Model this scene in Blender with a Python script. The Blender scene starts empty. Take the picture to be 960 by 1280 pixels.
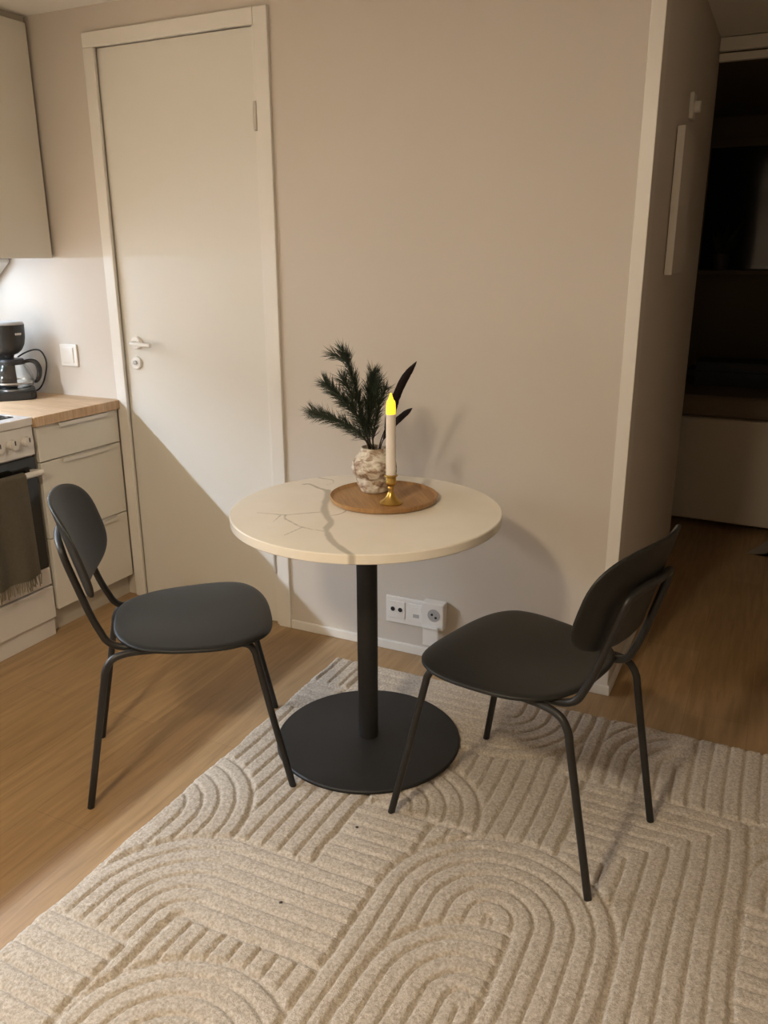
import bpy, bmesh, math, random
import numpy as np
from mathutils import Vector, Matrix, noise

random.seed(7)
PI = math.pi
C = bpy.context.scene.collection

# ------------------------------------------------------------------ materials
MAT = {}

def srgb(r, g, b):
    f = lambda c: (c / 255 / 12.92) if c / 255 <= .04045 else ((c / 255 + .055) / 1.055) ** 2.4
    return (f(r), f(g), f(b), 1.0)

def mat(name, col, rough=.5, metal=0.0, noise_scale=0, noise_amt=0.0, bump=0.0, bump_scale=200,
        coat=0.0, spec=.5, stretch=(1, 1, 1), emit=None, emit_s=0.0, trans=0.0, ior=1.45, coord='Object'):
    m = bpy.data.materials.new(name); m.use_nodes = True
    nt = m.node_tree; n = nt.nodes; l = nt.links
    b = n['Principled BSDF']
    b.inputs['Base Color'].default_value = col
    b.inputs['Roughness'].default_value = rough
    b.inputs['Metallic'].default_value = metal
    b.inputs['Specular IOR Level'].default_value = spec
    b.inputs['Coat Weight'].default_value = coat
    b.inputs['IOR'].default_value = ior
    b.inputs['Transmission Weight'].default_value = trans
    if emit:
        b.inputs['Emission Color'].default_value = emit
        b.inputs['Emission Strength'].default_value = emit_s
    if noise_amt or bump:
        tc = n.new('ShaderNodeTexCoord'); mp = n.new('ShaderNodeMapping')
        mp.inputs['Scale'].default_value = stretch
        l.new(tc.outputs[coord], mp.inputs['Vector'])
    if noise_amt:
        t = n.new('ShaderNodeTexNoise'); t.inputs['Scale'].default_value = noise_scale
        t.inputs['Detail'].default_value = 5
        l.new(mp.outputs[0], t.inputs['Vector'])
        mx = n.new('ShaderNodeMix'); mx.data_type = 'RGBA'
        mx.inputs['A'].default_value = tuple(c * (1 - noise_amt) for c in col[:3]) + (1,)
        mx.inputs['B'].default_value = tuple(min(1, c * (1 + noise_amt)) for c in col[:3]) + (1,)
        l.new(t.outputs['Fac'], mx.inputs['Factor'])
        l.new(mx.outputs['Result'], b.inputs['Base Color'])
    if bump:
        t2 = n.new('ShaderNodeTexNoise'); t2.inputs['Scale'].default_value = bump_scale
        t2.inputs['Detail'].default_value = 4
        l.new(mp.outputs[0], t2.inputs['Vector'])
        bp = n.new('ShaderNodeBump'); bp.inputs['Strength'].default_value = bump
        bp.inputs['Distance'].default_value = .002
        l.new(t2.outputs['Fac'], bp.inputs['Height'])
        l.new(bp.outputs['Normal'], b.inputs['Normal'])
    MAT[name] = m
    return m

WALL = mat('wall_paint', (.60, .548, .485, 1), .75, bump=.08, bump_scale=300, noise_scale=2, noise_amt=.02)
CEIL = mat('ceiling_paint', (.84, .82, .77, 1), .85, noise_scale=2, noise_amt=.02)
HALLWALL = mat('hall_wall_paint', (.56, .50, .43, 1), .7, noise_scale=2, noise_amt=.03)
TRIM = mat('white_trim_paint', (.75, .725, .675, 1), .4, noise_scale=4, noise_amt=.02)
DOORW = mat('white_door_paint', (.72, .70, .645, 1), .5, spec=.3, noise_scale=3, noise_amt=.02, bump=.03, bump_scale=120)
CAB = mat('cabinet_white', (.72, .69, .62, 1), .35, noise_scale=3, noise_amt=.02)
CABEDGE = mat('cabinet_edge', (.52, .48, .41, 1), .5, noise_scale=5, noise_amt=.03)
HANDLE = mat('pale_handle', (.72, .69, .63, 1), .35, noise_scale=8, noise_amt=.03)
HINGE = mat('hinge_metal', (.55, .52, .47, 1), .35, metal=.3, noise_scale=20, noise_amt=.03)
WHITEPL = mat('white_plastic', (.80, .78, .74, 1), .3, noise_scale=10, noise_amt=.015)
STOVEW = mat('white_enamel', (.72, .69, .66, 1), .22, coat=.3, noise_scale=5, noise_amt=.02)
GLASSBLK = mat('black_oven_glass', (.010, .009, .008, 1), .08, spec=.6, noise_scale=4, noise_amt=.2)
BLKPL = mat('black_plastic', (.022, .021, .021, 1), .38, noise_scale=20, noise_amt=.1)
BLKMET = mat('black_powder_coat', (.016, .015, .014, 1), .42, noise_scale=80, noise_amt=.1, bump=.04, bump_scale=900)
BASEMET = mat('black_table_base', (.013, .013, .013, 1), .55, noise_scale=60, noise_amt=.1, bump=.06, bump_scale=700)
BLKWOOD = mat('black_stained_wood', (.0115, .0122, .0116, 1), .45, spec=.46, noise_scale=14, noise_amt=.25, bump=.08,
              bump_scale=50, stretch=(1, 9, 1))
BRASS = mat('brass', (.55, .36, .10, 1), .28, metal=1.0, noise_scale=40, noise_amt=.2)
WAX = mat('white_wax', (.80, .74, .68, 1), .45, noise_scale=20, noise_amt=.02)
GLOW = mat('glowing_tip', (1, .75, .1, 1), .4, emit=(1.0, .60, .02, 1), emit_s=1.35, noise_scale=30, noise_amt=.02)
NEEDLE = mat('pine_needle', (.032, .046, .030, 1), .55, noise_scale=60, noise_amt=.35)
TWIG = mat('pine_twig', (.035, .026, .016, 1), .8, noise_scale=60, noise_amt=.3)
FEATHER = mat('dark_feather', (.016, .007, .010, 1), .6, noise_scale=50, noise_amt=.3, bump=.2, bump_scale=150)
DARKHOLE = mat('dark_hole', (.02, .02, .02, 1), .6, noise_scale=20, noise_amt=.1)
GREYPL = mat('grey_plastic', (.42, .41, .40, 1), .4, noise_scale=20, noise_amt=.05)
TOWEL = mat('olive_grey_towel', (.225, .20, .15, 1), .95, noise_scale=90, noise_amt=.15, bump=.5, bump_scale=500)
GLASS = mat('clear_glass', (.93, .95, .95, 1), .02, trans=1.0, ior=1.45)
METAL = mat('grey_metal', (.55, .54, .53, 1), .3, metal=1.0, noise_scale=30, noise_amt=.05)
DARKTXT = mat('dark_marking', (.05, .05, .05, 1), .5, noise_scale=30, noise_amt=.1)
LIGHTTXT = mat('pale_marking', (.72, .71, .70, 1), .5, noise_scale=30, noise_amt=.05)
FABRIC = mat('pale_bed_fabric', (.50, .44, .36, 1), .95, noise_scale=200, noise_amt=.1, bump=.3, bump_scale=600)
BEDDING = mat('brown_bedding', (.16, .12, .085, 1), .95, noise_scale=60, noise_amt=.15, bump=.3, bump_scale=60)
PILLOW = mat('dark_cushion_cloth', (.05, .05, .055, 1), .95, noise_scale=60, noise_amt=.15)
BEDWALL_DIM = mat('bedroom_wall_dim_tone', (.15, .112, .07, 1), .8, noise_scale=2, noise_amt=.04)  # brown of the walls; on the ceiling it stands in for missing light
NIGHT = mat('night_glass', (.02, .02, .022, 1), .06, spec=.5, noise_scale=2, noise_amt=.1)
PAPER = mat('pale_paper', (.55, .50, .44, 1), .8, noise_scale=30, noise_amt=.03)
LEAF = mat('dark_leaf', (.02, .03, .018, 1), .5, noise_scale=30, noise_amt=.2)
POT = mat('dark_pot', (.06, .05, .045, 1), .6, noise_scale=30, noise_amt=.1)
FIXT = mat('lamp_diffuser', (.8, .8, .78, 1), .5, noise_scale=10, noise_amt=.02)


def wood_floor():
    m = bpy.data.materials.new('oak_plank_floor'); m.use_nodes = True
    n = m.node_tree.nodes; l = m.node_tree.links; b = n['Principled BSDF']
    tc = n.new('ShaderNodeTexCoord')
    mp = n.new('ShaderNodeMapping'); mp.inputs['Rotation'].default_value = (0, 0, PI / 2)
    l.new(tc.outputs['Object'], mp.inputs['Vector'])
    br = n.new('ShaderNodeTexBrick')
    br.inputs['Color1'].default_value = (.345, .218, .105, 1)
    br.inputs['Color2'].default_value = (.425, .28, .143, 1)
    br.inputs['Mortar'].default_value = (.27, .165, .08, 1)
    br.inputs['Scale'].default_value = 1.0
    br.inputs['Mortar Size'].default_value = .0009
    br.inputs['Brick Width'].default_value = 1.28
    br.inputs['Row Height'].default_value = .19
    br.offset = .37
    l.new(mp.outputs[0], br.inputs['Vector'])
    mp2 = n.new('ShaderNodeMapping'); mp2.inputs['Scale'].default_value = (22, 1.5, 1)
    l.new(tc.outputs['Object'], mp2.inputs['Vector'])
    t = n.new('ShaderNodeTexNoise'); t.inputs['Scale'].default_value = 2.2; t.inputs['Detail'].default_value = 8
    t.inputs['Roughness'].default_value = .65; t.inputs['Distortion'].default_value = .6
    l.new(mp2.outputs[0], t.inputs['Vector'])
    cr = n.new('ShaderNodeValToRGB')
    cr.color_ramp.elements[0].position = .3; cr.color_ramp.elements[0].color = (.62, .60, .56, 1)
    cr.color_ramp.elements[1].position = .72; cr.color_ramp.elements[1].color = (1.12, 1.12, 1.12, 1)
    l.new(t.outputs['Fac'], cr.inputs['Fac'])
    mx = n.new('ShaderNodeMix'); mx.data_type = 'RGBA'; mx.blend_type = 'MULTIPLY'
    mx.inputs['Factor'].default_value = .85
    l.new(br.outputs['Color'], mx.inputs['A']); l.new(cr.outputs['Color'], mx.inputs['B'])
    l.new(mx.outputs['Result'], b.inputs['Base Color'])
    b.inputs['Roughness'].default_value = .42
    bp = n.new('ShaderNodeBump'); bp.inputs['Strength'].default_value = .12; bp.inputs['Distance'].default_value = .002
    l.new(t.outputs['Fac'], bp.inputs['Height']); l.new(bp.outputs['Normal'], b.inputs['Normal'])
    return m


def stave_wood(name, c1, c2, w, h, rot, rough=.4, streak=(3, 30, 3)):
    m = bpy.data.materials.new(name); m.use_nodes = True
    n = m.node_tree.nodes; l = m.node_tree.links; b = n['Principled BSDF']
    tc = n.new('ShaderNodeTexCoord'); mp = n.new('ShaderNodeMapping')
    mp.inputs['Rotation'].default_value = (0, 0, rot)
    l.new(tc.outputs['Object'], mp.inputs['Vector'])
    br = n.new('ShaderNodeTexBrick'); br.inputs['Scale'].default_value = 1
    br.inputs['Color1'].default_value = c1; br.inputs['Color2'].default_value = c2
    br.inputs['Mortar'].default_value = tuple(c * .85 for c in c1[:3]) + (1,)
    br.inputs['Mortar Size'].default_value = .0006
    br.inputs['Brick Width'].default_value = w; br.inputs['Row Height'].default_value = h
    l.new(mp.outputs[0], br.inputs['Vector'])
    mp2 = n.new('ShaderNodeMapping'); mp2.inputs['Scale'].default_value = streak
    l.new(mp.outputs[0], mp2.inputs['Vector'])
    t = n.new('ShaderNodeTexNoise'); t.inputs['Scale'].default_value = 4; t.inputs['Detail'].default_value = 6
    l.new(mp2.outputs[0], t.inputs['Vector'])
    cr = n.new('ShaderNodeValToRGB')
    cr.color_ramp.elements[0].position = .3; cr.color_ramp.elements[0].color = (.72, .7, .66, 1)
    cr.color_ramp.elements[1].position = .7; cr.color_ramp.elements[1].color = (1.08, 1.08, 1.08, 1)
    l.new(t.outputs['Fac'], cr.inputs['Fac'])
    mx = n.new('ShaderNodeMix'); mx.data_type = 'RGBA'; mx.blend_type = 'MULTIPLY'; mx.inputs['Factor'].default_value = .9
    l.new(br.outputs['Color'], mx.inputs['A']); l.new(cr.outputs['Color'], mx.inputs['B'])
    l.new(mx.outputs['Result'], b.inputs['Base Color'])
    b.inputs['Roughness'].default_value = rough
    return m


def rug_mat():
    m = bpy.data.materials.new('cream_wool_pile'); m.use_nodes = True
    n = m.node_tree.nodes; l = m.node_tree.links; b = n['Principled BSDF']
    tc = n.new('ShaderNodeTexCoord')
    t = n.new('ShaderNodeTexNoise'); t.inputs['Scale'].default_value = 160; t.inputs['Detail'].default_value = 3
    l.new(tc.outputs['Object'], t.inputs['Vector'])
    cr = n.new('ShaderNodeValToRGB')
    cr.color_ramp.elements[0].position = .32; cr.color_ramp.elements[0].color = (.37, .315, .252, 1)
    cr.color_ramp.elements[1].position = .68; cr.color_ramp.elements[1].color = (.585, .525, .455, 1)
    l.new(t.outputs['Fac'], cr.inputs['Fac'])
    l.new(cr.outputs['Color'], b.inputs['Base Color'])
    b.inputs['Roughness'].default_value = 1.0; b.inputs['Specular IOR Level'].default_value = .05
    b.inputs['Sheen Weight'].default_value = .15
    t2 = n.new('ShaderNodeTexNoise'); t2.inputs['Scale'].default_value = 330; t2.inputs['Detail'].default_value = 2
    l.new(tc.outputs['Object'], t2.inputs['Vector'])
    bp = n.new('ShaderNodeBump'); bp.inputs['Strength'].default_value = .8; bp.inputs['Distance'].default_value = .003
    l.new(t2.outputs['Fac'], bp.inputs['Height']); l.new(bp.outputs['Normal'], b.inputs['Normal'])
    return m


def marble_mat():
    m = bpy.data.materials.new('veined_white_quartz'); m.use_nodes = True
    n = m.node_tree.nodes; l = m.node_tree.links; b = n['Principled BSDF']
    at = n.new('ShaderNodeAttribute'); at.attribute_name = 'vein'
    tc = n.new('ShaderNodeTexCoord')
    t = n.new('ShaderNodeTexNoise'); t.inputs['Scale'].default_value = 7; t.inputs['Detail'].default_value = 6
    l.new(tc.outputs['Object'], t.inputs['Vector'])
    base = n.new('ShaderNodeValToRGB')
    base.color_ramp.elements[0].position = .3; base.color_ramp.elements[0].color = (.83, .785, .69, 1)
    base.color_ramp.elements[1].position = .6; base.color_ramp.elements[1].color = (.87, .83, .745, 1)
    l.new(t.outputs['Fac'], base.inputs['Fac'])
    mx = n.new('ShaderNodeMix'); mx.data_type = 'RGBA'
    mx.inputs['B'].default_value = (.39, .35, .28, 1)
    l.new(at.outputs['Fac'], mx.inputs['Factor']); l.new(base.outputs['Color'], mx.inputs['A'])
    l.new(mx.outputs['Result'], b.inputs['Base Color'])
    b.inputs['Roughness'].default_value = .22
    return m


def vase_mat():
    m = bpy.data.materials.new('rough_white_brown_ceramic'); m.use_nodes = True
    n = m.node_tree.nodes; l = m.node_tree.links; b = n['Principled BSDF']
    tc = n.new('ShaderNodeTexCoord'); mp = n.new('ShaderNodeMapping'); mp.inputs['Scale'].default_value = (1, 1, 2.0)
    l.new(tc.outputs['Object'], mp.inputs['Vector'])
    t = n.new('ShaderNodeTexNoise'); t.inputs['Scale'].default_value = 26; t.inputs['Detail'].default_value = 6
    t.inputs['Roughness'].default_value = .65; t.inputs['Distortion'].default_value = .7
    l.new(mp.outputs[0], t.inputs['Vector'])
    cr = n.new('ShaderNodeValToRGB'); e = cr.color_ramp.elements
    e[0].position = .36; e[0].color = (.19, .11, .065, 1)
    e[1].position = .56; e[1].color = (.74, .70, .62, 1)
    k = e.new(.45); k.color = (.42, .32, .24, 1)
    l.new(t.outputs['Fac'], cr.inputs['Fac']); l.new(cr.outputs['Color'], b.inputs['Base Color'])
    b.inputs['Roughness'].default_value = .6
    bp = n.new('ShaderNodeBump'); bp.inputs['Strength'].default_value = .7; bp.inputs['Distance'].default_value = .004
    l.new(t.outputs['Fac'], bp.inputs['Height']); l.new(bp.outputs['Normal'], b.inputs['Normal'])
    return m

FLOOR = wood_floor()
COUNTER = stave_wood('oak_worktop', (.54, .365, .215, 1), (.64, .46, .295, 1), .45, .045, 0, .45, (4, 40, 4))
TRAYW = stave_wood('honey_wood_tray', (.36, .19, .07, 1), (.43, .245, .10, 1), 9, .04, .9, .42, (3, 34, 3))
RUG = rug_mat(); MARBLE = marble_mat(); VASE = vase_mat()

# ------------------------------------------------------------------ mesh helpers
def obj(name, bm, m, parent=None, smooth=None, loc=None):
    me = bpy.data.meshes.new(name)
    bmesh.ops.recalc_face_normals(bm, faces=bm.faces)
    if loc is not None:
        bmesh.ops.translate(bm, verts=bm.verts, vec=-Vector(loc))
    bm.to_mesh(me); bm.free()
    me.materials.append(m)
    if smooth is not None:
        for p in me.polygons: p.use_smooth = True
        me.set_sharp_from_angle(angle=smooth)
    o = bpy.data.objects.new(name, me); C.objects.link(o)
    if loc is not None: o.location = loc
    if parent is not None: o.parent = parent
    return o

def thing(name, label, cat, loc=(0, 0, 0), rz=0, group=None):
    o = bpy.data.objects.new(name, None); C.objects.link(o)
    o.empty_display_size = .05
    o.location = loc; o.rotation_euler = (0, 0, rz)
    o['label'] = label; o['category'] = cat
    if group: o['group'] = group
    return o

def tag(o, label, cat, group=None):
    o['label'] = label; o['category'] = cat
    if group: o['group'] = group
    return o

def struct(o):
    o['kind'] = 'structure'; return o

def box(bm, x0, x1, y0, y1, z0, z1, bev=0.0, seg=2):
    vs = [bm.verts.new((x, y, z)) for x in (x0, x1) for y in (y0, y1) for z in (z0, z1)]
    fs = [bm.faces.new([vs[i] for i in q]) for q in ((0, 1, 3, 2), (4, 6, 7, 5), (0, 4, 5, 1), (2, 3, 7, 6), (0, 2, 6, 4), (1, 5, 7, 3))]
    if bev:
        es = list({e for f in fs for e in f.edges})
        bmesh.ops.bevel(bm, geom=es, offset=bev, segments=seg, profile=.5, affect='EDGES')
    return bm

def B(*a, **k):
    return box(bmesh.new(), *a, **k)

def catmull(pts, n=8):
    P = [Vector(p) for p in pts]
    P = [2 * P[0] - P[1]] + P + [2 * P[-1] - P[-2]]
    out = []
    for i in range(1, len(P) - 2):
        a, b, c, d = P[i - 1:i + 3]
        for k in range(n):
            t = k / n
            out.append(.5 * ((2 * b) + (c - a) * t + (2 * a - 5 * b + 4 * c - d) * t * t + (3 * b - a - 3 * c + d) * t ** 3))
    out.append(P[-2]); return out

def tube(bm, pts, r, segs=12, smooth_path=True, n=8, radii=None):
    P = catmull(pts, n) if smooth_path else [Vector(p) for p in pts]
    N = len(P)
    T = [(P[min(i + 1, N - 1)] - P[max(i - 1, 0)]).normalized() for i in range(N)]
    u = T[0].orthogonal().normalized(); rings = []
    for i in range(N):
        u = (u - T[i] * u.dot(T[i])).normalized(); v = T[i].cross(u)
        rr = r if radii is None else np.interp(i / (N - 1), np.linspace(0, 1, len(radii)), radii)
        rings.append([bm.verts.new(P[i] + (u * math.cos(a) + v * math.sin(a)) * rr) for a in [2 * PI * k / segs for k in range(segs)]])
    for a, b in zip(rings, rings[1:]):
        for k in range(segs):
            bm.faces.new((a[k], a[(k + 1) % segs], b[(k + 1) % segs], b[k]))
    bm.faces.new(rings[0][::-1]); bm.faces.new(rings[-1])
    return bm

def lathe(bm, prof, segs=48, c=(0, 0, 0), disp=None):
    rings = []
    for i, (r, z) in enumerate(prof):
        if r < 1e-6:
            rings.append([bm.verts.new((c[0], c[1], c[2] + z))]); continue
        ring = []
        for k in range(segs):
            a = 2 * PI * k / segs; rr = r + (disp(a, z) if disp else 0)
            ring.append(bm.verts.new((c[0] + rr * math.cos(a), c[1] + rr * math.sin(a), c[2] + z)))
        rings.append(ring)
    for a, b in zip(rings, rings[1:]):
        if len(a) == 1 and len(b) == 1: continue
        for k in range(segs):
            k2 = (k + 1) % segs
            if len(a) == 1: bm.faces.new((a[0], b[k], b[k2]))
            elif len(b) == 1: bm.faces.new((a[k], b[0], a[k2]))
            else: bm.faces.new((a[k], a[k2], b[k2], b[k]))
    return bm

def cyl_y(bm, x, z, y0, y1, r, segs=32, bev=.0):
    """disc whose axis runs along y"""
    prof = [(0, y0), (r - bev, y0), (r, y0 + (y1 - y0) * .3), (r, y1), (0, y1)] if bev else [(0, y0), (r, y0), (r, y1), (0, y1)]
    rings = []
    for (rr, y) in prof:
        if rr == 0: rings.append([bm.verts.new((x, y, z))])
        else: rings.append([bm.verts.new((x + rr * math.cos(2 * PI * k / segs), y, z + rr * math.sin(2 * PI * k / segs))) for k in range(segs)])
    for a, b in zip(rings, rings[1:]):
        for k in range(segs):
            k2 = (k + 1) % segs
            if len(a) == 1: bm.faces.new((a[0], b[k], b[k2]))
            elif len(b) == 1: bm.faces.new((a[k], b[0], a[k2]))
            else: bm.faces.new((a[k], a[k2], b[k2], b[k]))
    return bm

def prism(bm, pts2, axis, a0, a1):
    """polygon in the plane normal to axis (0 x,1 y,2 z), extruded from a0 to a1"""
    def P(p, a):
        return [(a, p[0], p[1]), (p[0], a, p[1]), (p[0], p[1], a)][axis]
    A = [bm.verts.new(P(p, a0)) for p in pts2]; D = [bm.verts.new(P(p, a1)) for p in pts2]
    bm.faces.new(A); bm.faces.new(D[::-1])
    for i in range(len(A)):
        j = (i + 1) % len(A); bm.faces.new((A[i], D[i], D[j], A[j]))
    return bm

# ------------------------------------------------------------------ setting
XK, XW, ZC = -1.66, 1.075, 2.286        # kitchen wall, end of the back wall, ceiling
DL, DR, DT = -.945, -.212, 2.165        # door opening
YH = 1.54                               # far end of the hall's left wall
struct(obj('floor', B(XK - .1, 3.2, -4.4, 4.0, -.05, 0), FLOOR))
struct(obj('ceiling', B(XK - .1, 3.2, -4.4, YH - .01, ZC, ZC + .05), CEIL))
struct(obj('ceiling_bedroom', B(XK - .1, 3.2, YH - .01, 4.0, ZC - .04, ZC + .05), BEDWALL_DIM))  # split off so its dark colour imitates the lack of light here
bm = bmesh.new()
box(bm, XK - .1, DL, 0, .1, 0, ZC); box(bm, DR, XW, 0, .1, 0, ZC); box(bm, DL, DR, 0, .1, DT, ZC)
struct(obj('wall_back', bm, WALL))
struct(obj('wall_left', B(XK - .1, XK, -4.3, 0, 0, ZC), WALL))
struct(obj('wall_front', B(XK, 2.9, -4.35, -4.25, 0, ZC), WALL))
struct(obj('wall_right', B(2.8, 2.9, -4.25, 0, 0, ZC), WALL))
struct(obj('wall_hall', B(XW - .1, XW, .1, YH, 0, ZC), HALLWALL))
bm = bmesh.new(); box(bm, 2.15, 2.8, 0, .1, 0, ZC); box(bm, 2.15, 2.25, .1, 3.9, 0, ZC)
struct(obj('wall_hall_right', bm, HALLWALL))
struct(obj('wall_bedroom', B(.2, 2.15, 3.4, 3.5, 0, ZC), BEDWALL_DIM))
struct(obj('wall_bedroom_left', B(.1, .2, YH, 3.5, 0, ZC), BEDWALL_DIM))
struct(obj('wall_bedroom_near', B(.2, XW - .1, YH, YH + .08, 0, ZC), BEDWALL_DIM))

# baseboards, corner strip, door casing
bm = bmesh.new()
box(bm, -.168, XW + .012, -.012, 0, 0, .036, .003); 
struct(obj('baseboard_back', bm, TRIM))
struct(obj('baseboard_hall', B(XW, XW + .012, 0, YH, 0, .036, bev=.003), TRIM))
bm = bmesh.new()
box(bm, XW - .036, XW + .004, -.007, 0, .036, ZC, .002)
struct(obj('trim_1', bm, TRIM))
bm = bmesh.new()
box(bm, XW + .001, 2.15, YH - .06, YH - .03, 2.232, ZC - .004, .003)
box(bm, XW + .001, 2.15, YH - .045, YH - .02, 2.195, 2.226, .003)
struct(obj('trim_2', bm, TRIM))
# door: leaf with hardware, frame of three boards
leaf = struct(obj('door_1', B(-.924, -.243, .010, .050, .004, 2.150, bev=.003), DOORW))
fr = bmesh.new()
box(fr, -.968, -.918, -.013, .002, 0, 2.150, .003); box(fr, -.225, -.170, -.013, .002, 0, 2.20, .003)
box(fr, -.968, -.2255, -.013, .002, 2.1505, 2.20, .003)
box(fr, DL, -.927, .001, .075, 0, 2.153); box(fr, -.240, DR, .001, .075, 0, 2.153); box(fr, -.927, -.240, .001, .075, 2.153, DT)
obj('door_frame', fr, TRIM, leaf)
h = bmesh.new()
cyl_y(h, -.852, 1.098, -.004, .012, .026, bev=.004)
tube(h, [(-.852, .004, 1.098), (-.852, -.022, 1.098), (-.838, -.036, 1.098), (-.80, -.038, 1.096), (-.752, -.034, 1.094)], .0085, n=6)
obj('door_handle', h, WHITEPL, leaf, .6)
k = bmesh.new(); cyl_y(k, -.862, 1.018, -.001, .012, .0265, bev=.004)
kc = obj('keyhole_cover', k, WHITEPL, leaf, .6)
kk = bmesh.new(); cyl_y(kk, -.862, 1.020, -.006, .002, .0085); box(kk, -.872, -.852, -.007, .002, 1.016, 1.022, .001)
obj('thumb_turn', kk, GREYPL, kc, .6)
for z in (1.875, .272):
    hb = bmesh.new()
    tube(hb, [(-.2305, -.012, z - .04), (-.2305, -.012, z + .04)], .0075, smooth_path=False)
    tube(hb, [(-.2305, -.012, z - .0455), (-.2305, -.012, z - .041)], .006, smooth_path=False)
    tube(hb, [(-.2305, -.012, z + .041), (-.2305, -.012, z + .0455)], .006, smooth_path=False)
    obj('hinge', hb, HINGE, leaf, .6)

# ------------------------------------------------------------------ wall fittings
sw = thing('light_switch', 'white square light switch on the wall between coffee maker and door', 'light switch', (-1.213, 0, .988))
obj('frame', B(-.046, .046, -.010, 0, 0, .092, bev=.003), WHITEPL, sw)
obj('rocker', B(-.031, .029, -.014, -.009, .014, .078, bev=.002), WHITEPL, sw)

so = thing('wall_socket', 'white triple wall socket plate low on the wall behind the table', 'wall socket', (.252, 0, .115))
obj('frame', B(0, .180, -.010, 0, 0, .105, bev=.003), WHITEPL, so)
a = obj('antenna_outlet', B(.014, .078, -.013, -.009, .020, .088, bev=.002), WHITEPL, so)
hb = bmesh.new(); cyl_y(hb, .030, .056, -.0145, -.012, .0085); cyl_y(hb, .060, .056, -.0145, -.012, .0085)
obj('hole', hb, DARKHOLE, a)
hb = bmesh.new(); cyl_y(hb, .045, .036, -.0140, -.012, .008); obj('screw_cap', hb, WHITEPL, a)
d = obj('data_outlet', B(.090, .154, -.013, -.009, .020, .088, bev=.002), WHITEPL, so)
obj('label_field', B(.098, .146, -.0145, -.012, .062, .080, bev=.001), WHITEPL, d)
obj('port', B(.112, .136, -.0138, -.012, .036, .050), GREYPL, d)
hs = obj('power_outlet', B(.158, .242, -.042, 0, .016, .118, bev=.004), WHITEPL, so)
hb = bmesh.new(); cyl_y(hb, .206, .073, -.0435, -.0415, .024); obj('socket_well', hb, GREYPL, hs)
hb = bmesh.new(); cyl_y(hb, .199, .076, -.0448, -.043, .0045); cyl_y(hb, .214, .066, -.0448, -.043, .0045)
obj('pin_hole', hb, DARKHOLE, hs)
fl = bmesh.new(); box(fl, .166, .226, -.050, -.043, -.046, .024, .003); box(fl, .166, .226, -.056, -.043, .022, .030, .002)
obj('cover_flap', fl, WHITEPL, so)

cs = thing('corner_socket', 'white wedge shaped socket box tucked under the wall cabinet', 'wall socket', (-1.655, -.006, 1.419))
bm = bmesh.new(); prism(bm, [(0, 0), (.165, 0), (.165, -.012), (.02, -.135), (0, -.135)], 1, -.055, 0)
bmesh.ops.bevel(bm, geom=list(bm.edges), offset=.003, segments=2, affect='EDGES')
obj('housing', bm, WHITEPL, cs)
obj('slot', B(.118, .124, -.057, -.054, -.034, -.012), DARKHOLE, cs)

wc = thing('wall_panel', 'tall narrow pale-edged flat panel mounted on the dark hallway wall', 'wall panel', (XW, .435, 1.362))
obj('box', B(.003, .026, .003, .30, 0, .455, bev=.002), HALLWALL, wc)
obj('edge_strip', B(.003, .027, -.004, .003, -.002, .457, bev=.001), WHITEPL, wc)
th = thing('thermostat', 'small white thermostat with a knob above the hallway wall panel', 'thermostat', (XW, .70, 1.915))
obj('backplate', B(.000, .014, -.01, .07, -.042, .042, bev=.003), WHITEPL, th)
bm = bmesh.new(); tube(bm, [(.013, .035, 0), (.033, .035, 0)], .019, 24, False); obj('knob', bm, WHITEPL, th, .6)

# ------------------------------------------------------------------ kitchen
cab = thing('drawer_cabinet', 'white three-drawer base cabinet under the wooden worktop beside the door', 'cabinet', (-.972, -.225, 0))
def rel(bm, p): bmesh.ops.translate(bm, verts=bm.verts, vec=-Vector(p)); return bm
P0 = (-.972, -.225, 0)
obj('carcass', rel(B(-1.60, -.992, -.436, -.004, .10, .828), P0), CABEDGE, cab)
obj('plinth', rel(B(-1.04, -1.016, -.436, -.003, 0, .10), P0), CABEDGE, cab)
for z0, z1 in ((.693, .826), (.392, .688), (.100, .387)):
    dr = obj('drawer', rel(B(-.991, -.972, -.433, -.016, z0, z1, bev=.0015), P0), CAB, cab)
    hb = bmesh.new(); box(hb, -.986, -.957, -.335, -.085, z1 - .001, z1 + .0015); box(hb, -.960, -.957, -.335, -.085, z1 - .014, z1 + .0015, .0008)
    obj('handle', rel(hb, P0), HANDLE, dr)
obj('filler_strip', rel(B(-1.0, -.984, -.0145, -.003, .10, .826), P0), CABEDGE, cab)

ct = obj('worktop', B(-1.658, -.957, -.447, -.001, .829, .866, bev=.0025), COUNTER, loc=(-1.3, -.22, .829))
tag(ct, 'light oak worktop slab on the drawer cabinet, under the coffee maker', 'worktop')

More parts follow.
